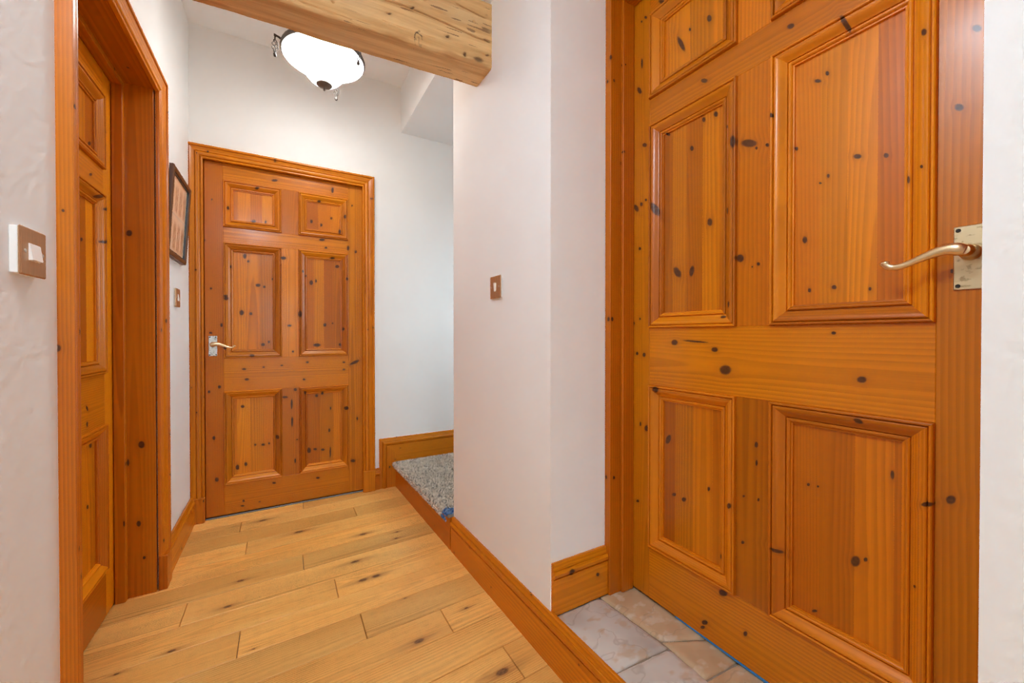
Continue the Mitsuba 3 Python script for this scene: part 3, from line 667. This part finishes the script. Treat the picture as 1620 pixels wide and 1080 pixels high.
# ------------------------------------------------------------------ skirting boards
def skirting(key, label, O, L, N, length, height, m0=0, m1=0, tone=None, prof=SKIRT, bs='pine_trim'):
    pr = [(d if d < 0.1 else height, h) for d, h in prof]
    put(key, strip(pr, np.array(O) + [0, 0, height], L, (0, 0, -1), N, length, m0, m1), bs, np.array(L, float), 25, tone)
    tag(key, label, kind='structure')


skirting('baseboard_left', 'moulded pine skirting board under the framed picture', (WL_FAR + .002, LDY1 + 0.080, 0), (0, 1, 0), (1, 0, 0), YB - 0.028 - LDY1 - 0.080, 0.150)
dv = np.array([0.7076 - riser_x(0.0), 0.95, 0])
dv = np.array([-0.03136, 1, 0]) / math.hypot(0.03136, 1)
nv = np.array([-dv[1], dv[0], 0])
pb = np.array([riser_x(-2.3), -2.3, 0]) - nv * 0.0165
skirting('baseboard_landing', 'long moulded pine skirting board edging the stone landing and the pillar wall', pb, dv, nv, (1.760 + 2.3) / dv[1], 0.161, tone=.5)
skirting('baseboard_pillar', 'short moulded pine skirting board on the stone landing beside the right door frame', (0.7205, 1.0035, ZL), (1, 0, 0), (0, -1, 0), 0.940 - 0.7205, 0.158, tone=.6, bs='pine_landing')
# the stepped skirting at the back wall: along the floor, up, and along above the carpeted step
key = 'baseboard_back'
tag(key, 'moulded pine skirting board stepping up the end wall above the carpeted step', kind='structure')
put(key + '__low_board', strip([(d if d < .1 else .139, h) for d, h in SKIRT], (0.521, YB, 0.139), (1, 0, 0), (0, 0, -1), (0, -1, 0), 0.030, 0, 0), 'pine_trim', 'x', 25, .5)
up = [(d if d < .1 else .172, h) for d, h in SKIRT]
put(key + '__upright_board', strip(up, (0.549, YB, 0.0), Z3, (1, 0, 0), (0, -1, 0), 0.331, 0, 1), 'pine_trim', 'z', 25, .45)
put(key + '__raised_board', strip([(d if d < .1 else .172, h) for d, h in SKIRT], (0.549, YB, 0.331), (1, 0, 0), (0, 0, -1), (0, -1, 0), 1.39, 1, 0), 'pine_trim', 'x', 25, .45)

# ------------------------------------------------------------------ the carpeted step
st = holder('stair_step')
tag(st, 'bottom stair step with speckled grey-beige carpet and a pine riser', 'stair step')
A0, A1 = 1.772, 2.698
rt = 0.018
put(st + '__riser', prism([(riser_x(A0), A0), (riser_x(A0) + rt, A0), (riser_x(A1) + rt, A1), (riser_x(A1), A1)], 0.0, 0.153), 'pine_trim', dv, tone=.25)
put(st + '__tread', prism([(riser_x(A0) - 0.008, A0), (1.9, A0), (1.9, A1), (riser_x(A1) - 0.008, A1)], 0.1535, 0.168), 'carpet_back')


def carpet():
    """cut pile: thousands of short bent tufts, round the nosing and across the tread"""
    r = np.random.default_rng(11)
    V, F, C = [], [], []
    nose = 0.013
    xs = np.arange(-0.030, 0.46, 0.0068)
    ys = np.arange(A0 + 0.002, A1 - 0.010, 0.0068)
    pal = np.array([(0.75, 0.66, 0.55), (0.54, 0.475, 0.39), (0.88, 0.81, 0.71), (0.24, 0.21, 0.175), (0.62, 0.52, 0.40), (0.085, 0.075, 0.068)])
    pw = np.array([.30, .22, .22, .10, .11, .05])
    n = 0
    for s in xs:
        for y in ys:
            s2, y2 = s + r.uniform(-.002, .002), y + r.uniform(-.002, .002)
            x0 = riser_x(y2) - 0.008
            if s2 < 0:            # round the front edge
                a = -s2 / nose
                a = min(a, 2.2)
                nr = np.array([-math.sin(a), 0, math.cos(a)])
                p = np.array([x0, y2, 0.168 - nose]) + nose * nr
            else:
                nr = np.array([0, 0, 1.])
                p = np.array([x0 + s2, y2, 0.168])
            d = nr + r.normal(0, .42, 3)
            d /= np.linalg.norm(d)
            L = r.uniform(.006, .0095)
            t = np.cross(d, r.normal(0, 1, 3))
            t /= np.linalg.norm(t)
            b = np.cross(d, t)
            w = r.uniform(.0028, .0042)
            q = []
            for hgt, ww in ((0, .7), (.55, 1.0), (1.0, .45)):
                c = p + d * (L * hgt - .001) + t * (.0012 * math.sin(2.5 * hgt + s2 * 900))
                for ang in (0, 2.094, 4.189):
                    q.append(c + ww * w * (math.cos(ang + hgt) * t + math.sin(ang + hgt) * b))
            q.append(p + d * L * 1.1)
            V += q
            for k in (0, 3):
                for j in range(3):
                    m = (j + 1) % 3
                    F += [[n + k + j, n + k + m, n + k + 3 + m], [n + k + j, n + k + 3 + m, n + k + 3 + j]]
            for j in range(3):
                F.append([n + 6 + j, n + 6 + (j + 1) % 3, n + 9])
            n += 10
            if y2 < A0 + 0.060 + 0.012 * math.sin(90 * s2) and s2 < 0.060:  # blue daylight patch, painted into the tuft colours at this corner
                c = np.array([(0.05, 0.17, 0.42), (0.10, 0.28, 0.58), (0.03, 0.10, 0.28), (0.30, 0.45, 0.62)])[r.integers(4)]
            else:
                c = pal[r.choice(6, p=pw)]
            C += [c * r.uniform(.85, 1.15)] * 10
    return np.array(V), np.array(F), np.clip(np.array(C), 0, 1)


cv_, cf_, cc_ = carpet()
key = st + '__carpet'
scene[key] = mikit.ply((cv_, cf_), 'carpet_pile', smooth=True, color=cc_)
tag(key, 'speckled grey-beige twist pile carpet with a patch of blue daylight painted into the tufts by the pillar', kind='stuff')

# ------------------------------------------------------------------ the oak beam
def beam():
    import meshkit
    y_l, y_r, w0, w1 = 1.453, 1.3845, 0.131, 0.138
    n, xs = 0, np.linspace(-0.436, 0.7165, 380)
    hgt, z0 = 0.254, 2.057
    # outline (depth, height): round arrises
    out = []
    r = 0.010
    def corner(cx, cy, a0):
        for a in np.linspace(a0, a0 + 90, 7):
            out.append((cx + r * math.cos(math.radians(a)), cy + r * math.sin(math.radians(a))))
    def side(p, q, m):
        for k in range(1, m):
            out.append((p[0] + (q[0] - p[0]) * k / m, p[1] + (q[1] - p[1]) * k / m))
    corner(r, r, 180); side((r, 0), (1 - r, 0), 2)
    out = []
    W = 0.135
    corner(r, r, 180)
    side((r, 0), (W - r, 0), 42)
    corner(W - r, r, 270)
    side((W, r), (W, hgt - r), 20)
    corner(W - r, hgt - r, 0)
    side((W - r, hgt), (r, hgt), 12)
    corner(r, hgt - r, 90)
    side((0, hgt - r), (0, r), 170)
    out = np.array(out)
    m = len(out)
    ctr = np.array([W / 2, hgt / 2])
    X = np.repeat(xs[:, None], m, 1)
    D, Zr = np.repeat(out[None, :, 0], len(xs), 0), np.repeat(out[None, :, 1], len(xs), 0)
    tan = np.roll(out, -1, 0) - np.roll(out, 1, 0)
    nor = np.stack([tan[:, 1], -tan[:, 0]], 1)
    nor /= np.linalg.norm(nor, axis=1, keepdims=True)
    p3 = np.stack([X, D, Zr], -1)
    disp = 0.006 * (meshkit.fbm(p3 * [5, 14, 14], 3, 1) - 0.5) + 0.0022 * (meshkit.fbm(p3 * [16, 60, 60], 3, 5) - 0.5) + 0.0012 * (meshkit.noise(p3 * [30, 300, 300], 8) - 0.5)
    front = (D < 0.004)
    # drying checks on the front face: lines (x0, z0) to (x1, z1), depth
    for (xa, za, xb, zb_, dep) in BEAM_CHECKS:
        t = (X - xa) / (xb - xa)
        line = za + (zb_ - za) * t + 0.0035 * (meshkit.noise(np.stack([X * 22, X * 0, X * 0], -1), 3) - 0.5)
        on = front & (t > 0) & (t < 1)
        g = np.exp(-((Zr + z0 - line) / 0.0020) ** 2) * np.clip(np.minimum(t, 1 - t) * 14, 0, 1)
        disp -= np.where(on, 2.4 * dep * g, 0)
    for (xk, zk, ra, rb) in BEAM_HOLES:
        q = ((X - xk) / ra) ** 2 + ((Zr + z0 - zk) / rb) ** 2
        disp -= np.where(D < 0.011, 0.010 * np.exp(-q), 0)
    P2 = np.stack([D, Zr], -1) + disp[..., None] * nor[None]
    t = (X - xs[0]) / (xs[-1] - xs[0])
    scale = (w0 + (w1 - w0) * t) / W
    Y = y_l + (y_r - y_l) * t + P2[..., 0] * scale
    # waney lower edge
    v = np.stack([X, Y, P2[..., 1] + z0], -1).reshape(-1, 3)
    I, J = np.meshgrid(np.arange(len(xs) - 1), np.arange(m), indexing='ij')
    K = (J + 1) % m
    A, B, C, E = I * m + J, (I + 1) * m + J, (I + 1) * m + K, I * m + K
    f = np.vstack([np.stack([A, B, C], -1).reshape(-1, 3), np.stack([A, C, E], -1).reshape(-1, 3)])
    mesh = trimesh.Trimesh(v, f, process=False)
    if mesh.volume < 0:
        mesh.invert()
    return mesh, np.stack([v[:, 0], (P2[..., 0] * 1.0 + P2[..., 1]).ravel()], 1)


bm, buv = beam()
scene['ceiling_beam'] = mikit.ply(bm, 'oak_beam', smooth=True, uv=buv)
tag('ceiling_beam', 'rough-sawn pale oak ceiling beam crossing from the left wall to the pillar', 'beam')

# ------------------------------------------------------------------ ceiling lamps
def ceiling_lamp(c, zr, ztop, label, turn, power=1.0, tint=LAMP_TINT):
    """opal glass bell bowl in a metal ring, three arms with twisted drops"""
    t = holder('ceiling_lamp')
    tag(t, label, 'ceiling lamp', None)
    at = np.array([c[0], c[1], zr])
    prof = [(.179, .004), (.1805, -.002), (.178, -.009), (.170, -.016), (.157, -.021), (.142, -.025), (.127, -.030), (.114, -.038), (.103, -.052), (.093, -.071), (.081, -.091), (.065, -.109), (.049, -.121), (.034, -.128), (.018, -.131), (.006, -.132)]
    inner = [(max(r - .004, 0.003), z + .0042) for r, z in prof][::-1]
    rad = {'type': 'rgb', 'value': [LAMP * power * q for q in tint]}
    m = lathe(prof, at, n=72)
    if m.vertex_normals[:, 2].mean() > 0:
        m.invert()
    put(t + '__inner_glass', lathe([prof[0]] + inner[::-1][1:], at, n=72), 'lamp_glass', smooth=True)
    k = put(t + '__glass_bowl', m, 'lamp_glass', smooth=True, emitter={'type': 'area', 'radiance': rad})
    put(t + '__rim_ring', lathe([(.1790, -.011), (.1825, -.009), (.1848, -.003), (.1848, .005), (.182, .012), (.1785, .012), (.1805, .004), (.1806, -.004), (.1790, -.011)], at, n=72), 'pewter_metal', smooth=40)
    put(t + '__bottom_cap', lathe([(0, -.141), (.012, -.1405), (.026, -.137), (.034, -.132), (.035, -.128), (.030, -.124), (0, -.124)][::-1], at, n=40), 'pewter_metal', smooth=40)
    put(t + '__finial', lathe([(0, -.159), (.003, -.1585), (.0045, -.155), (.0040, -.151), (.0028, -.148), (.0045, -.144), (.006, -.140), (0, -.140)][::-1], at, n=20), 'pewter_metal', smooth=40)
    put(t + '__stem', lathe([(0, -.08), (.006, -.08), (.006, ztop - zr - .03), (.012, ztop - zr - .026), (.055, ztop - zr - .02), (.062, ztop - zr - .006), (.062, ztop - zr), (0, ztop - zr)], at, n=40), 'antique_metal', smooth=40)
    for i in range(3):
        an = math.radians(turn + 120 * i)
        e = np.array([math.cos(an), math.sin(an), 0])
        R = 0.206
        ak = put(t + '__arm', tube([at + e * .178 + [0, 0, .006], at + e * .186 + [0, 0, .009], at + e * .197 + [0, 0, .012], at + e * (R + .004) + [0, 0, .012]], [.0055, .0045, .0042, .0048], 10), 'antique_metal', smooth=40)
        b0 = at + e * R
        zt = .012
        put(ak + '__drop_stem', tube([b0 + [0, 0, zt + .004], b0 + [0, 0, zt - .010], b0 + [0, 0, zt - .020]], [.0052, .0032, .0026], 10), 'antique_metal', smooth=40)
        for q in range(4):
            s = np.linspace(0, 1, 26)
            rr = 0.0135 * np.sin(math.pi * np.clip(s, 0.02, 0.98)) ** 0.8
            th = q * math.pi / 2 + s * 4.6
            pts = b0 + np.stack([rr * np.cos(th), rr * np.sin(th), zt - .018 - .060 * s], 1)
            put(ak + '__twisted_wire', tube(pts, .0017, 6), 'antique_metal', smooth=True)
        put(ak + '__drop_ball', lathe([(0, -.018), (.0045, -.0165), (.0072, -.012), (.0072, -.007), (.005, -.002), (.0032, .004), (0, .007)], b0 + [0, 0, zt - .079], n=18), 'antique_metal', smooth=50)
    return t


ceiling_lamp((0.1765, 2.118), 2.357, ZC, 'opal glass bowl ceiling lamp with twisted metal drops, half hidden behind the oak beam', 189.0)
ceiling_lamp((-0.25, 0.33), 2.20, ZH, 'opal glass bowl ceiling lamp hanging in front of the beam, above the camera', 200.0, 2.1, NEAR_TINT)

# ------------------------------------------------------------------ light switches
def switch(name, label, lf, ac, zc, w=0.086, deep=0.012, rocker=(0.020, 0.030), tilt=1):
    t = holder(name)
    tag(t, label, 'light switch')
    h = w / 2
    put(t + '__back_box', lf.box(ac - h + .0015, ac + h - .0015, zc - h + .0015, zc + h - .0015, 0, deep - .004, 0.0015), 'white_plastic')
    put(t + '__face_plate', lf.box(ac - h, ac + h, zc - h, zc + h, deep - .0045, deep, 0.0022), 'bronze')
    rw, rh = rocker[0] / 2, rocker[1] / 2
    put(t + '__rocker_surround', lf.box(ac - rw - .0012, ac + rw + .0012, zc - rh - .0012, zc + rh + .0012, deep - .002, deep + .0012, 0.0006), 'white_plastic')
    pr = [lf.at(ac + i * rw, zc + j * rh, d) for i in (-1, 1) for j, d in ((-1, deep + .0005), (1, deep + .0005), (-1, deep + .0018 + .0035 * (tilt > 0)), (1, deep + .0018 + .0035 * (tilt < 0)), (0, deep + .0022))]
    put(t + '__rocker', trimesh.Trimesh(np.array(pr)).convex_hull, 'white_plastic')
    for i in (-1, 1):
        put(t + '__screw', lathe([(0, 0), (.0034, 0), (.0034, .0006), (.0024, .0012), (0, .0013)], lf.at(ac + i * 0.0302, zc, deep), tuple(lf.N), 16), 'steel_screw', smooth=40)


switch('light_switch', 'large square bronze light switch with a white rocker at the left edge, nearest the camera', Leaf('left', WL_NEAR), 1.0815, 1.172, 0.087, 0.0155, (0.036, 0.029), 1)
switch('light_switch', 'square bronze light switch with one narrow white rocker on the pillar wall', Leaf('right', 0.7092), 1.3425, 1.2035, 0.0855, 0.0085, (0.012, 0.030), -1)
switch('light_switch', 'small far bronze light switch below the framed picture', Leaf('left', WL_FAR), 2.392, 1.1955, 0.086, 0.0095, (0.012, 0.030), 1)

# ------------------------------------------------------------------ framed picture, leaning out a little at the top
pf = holder('picture_frame')
tag(pf, 'dark wood picture frame with a sepia print, hanging askew on the left wall', 'picture')
PY0, PY1, PZ0, PZ1 = 2.156, 2.510, 1.366, 1.742
FR = [(0, 0), (0, .013), (.002, .016), (.008, .018), (.016, .017), (.020, .014), (.0205, .006), (.0205, 0)]
SLIP = [(0, 0), (0, .0115), (.005, .0115), (.005, 0)]
lean = 0.022


def leant(m):
    v = np.array(m.vertices)
    v[:, 0] += lean * (v[:, 2] - PZ0) / (PZ1 - PZ0)
    return trimesh.Trimesh(v, m.faces, process=False)


lp = Leaf('left', WL_FAR + 0.004)
for nm, prof, ins, bs in (('frame_rail', FR, 0.0, 'frame_wood'), ('slip', SLIP, 0.0195, 'frame_slip')):
    y0, y1, z0, z1 = PY0 + ins, PY1 - ins, PZ0 + ins, PZ1 - ins
    put(pf + '__' + nm, leant(strip(prof, lp.at(y0, z1), lp.A, -Z3, lp.N, y1 - y0, 1, 1)), bs, 'y', 30)
    put(pf + '__' + nm, leant(strip(prof, lp.at(y0, z0), lp.A, Z3, lp.N, y1 - y0, 1, 1)), bs, 'y', 30)
    put(pf + '__' + nm, leant(strip(prof, lp.at(y0, z0), Z3, lp.A, lp.N, z1 - z0, 1, 1)), bs, 'z', 30)
    put(pf + '__' + nm, leant(strip(prof, lp.at(y1, z0), Z3, -lp.A, lp.N, z1 - z0, 1, 1)), bs, 'z', 30)
put(pf + '__backing', leant(lp.box(PY0 + .006, PY1 - .006, PZ0 + .006, PZ1 - .006, -.0015, .004, 0)), 'frame_slip')
q = [lp.at(y, z, .0045) for y, z in ((PY0 + .024, PZ0 + .024), (PY1 - .024, PZ0 + .024), (PY1 - .024, PZ1 - .024), (PY0 + .024, PZ1 - .024))]
m = leant(trimesh.Trimesh(np.array(q), [[0, 1, 2], [0, 2, 3]], process=False))
put(pf + '__print', m, 'sepia_print', uv=np.array([(0, 0), (1, 0), (1, 1), (0, 1.0)]))
m = leant(trimesh.Trimesh(np.array(q) + [.003, 0, 0], [[0, 1, 2], [0, 2, 3]], process=False))
put(pf + '__pane', m, 'pane_glass')
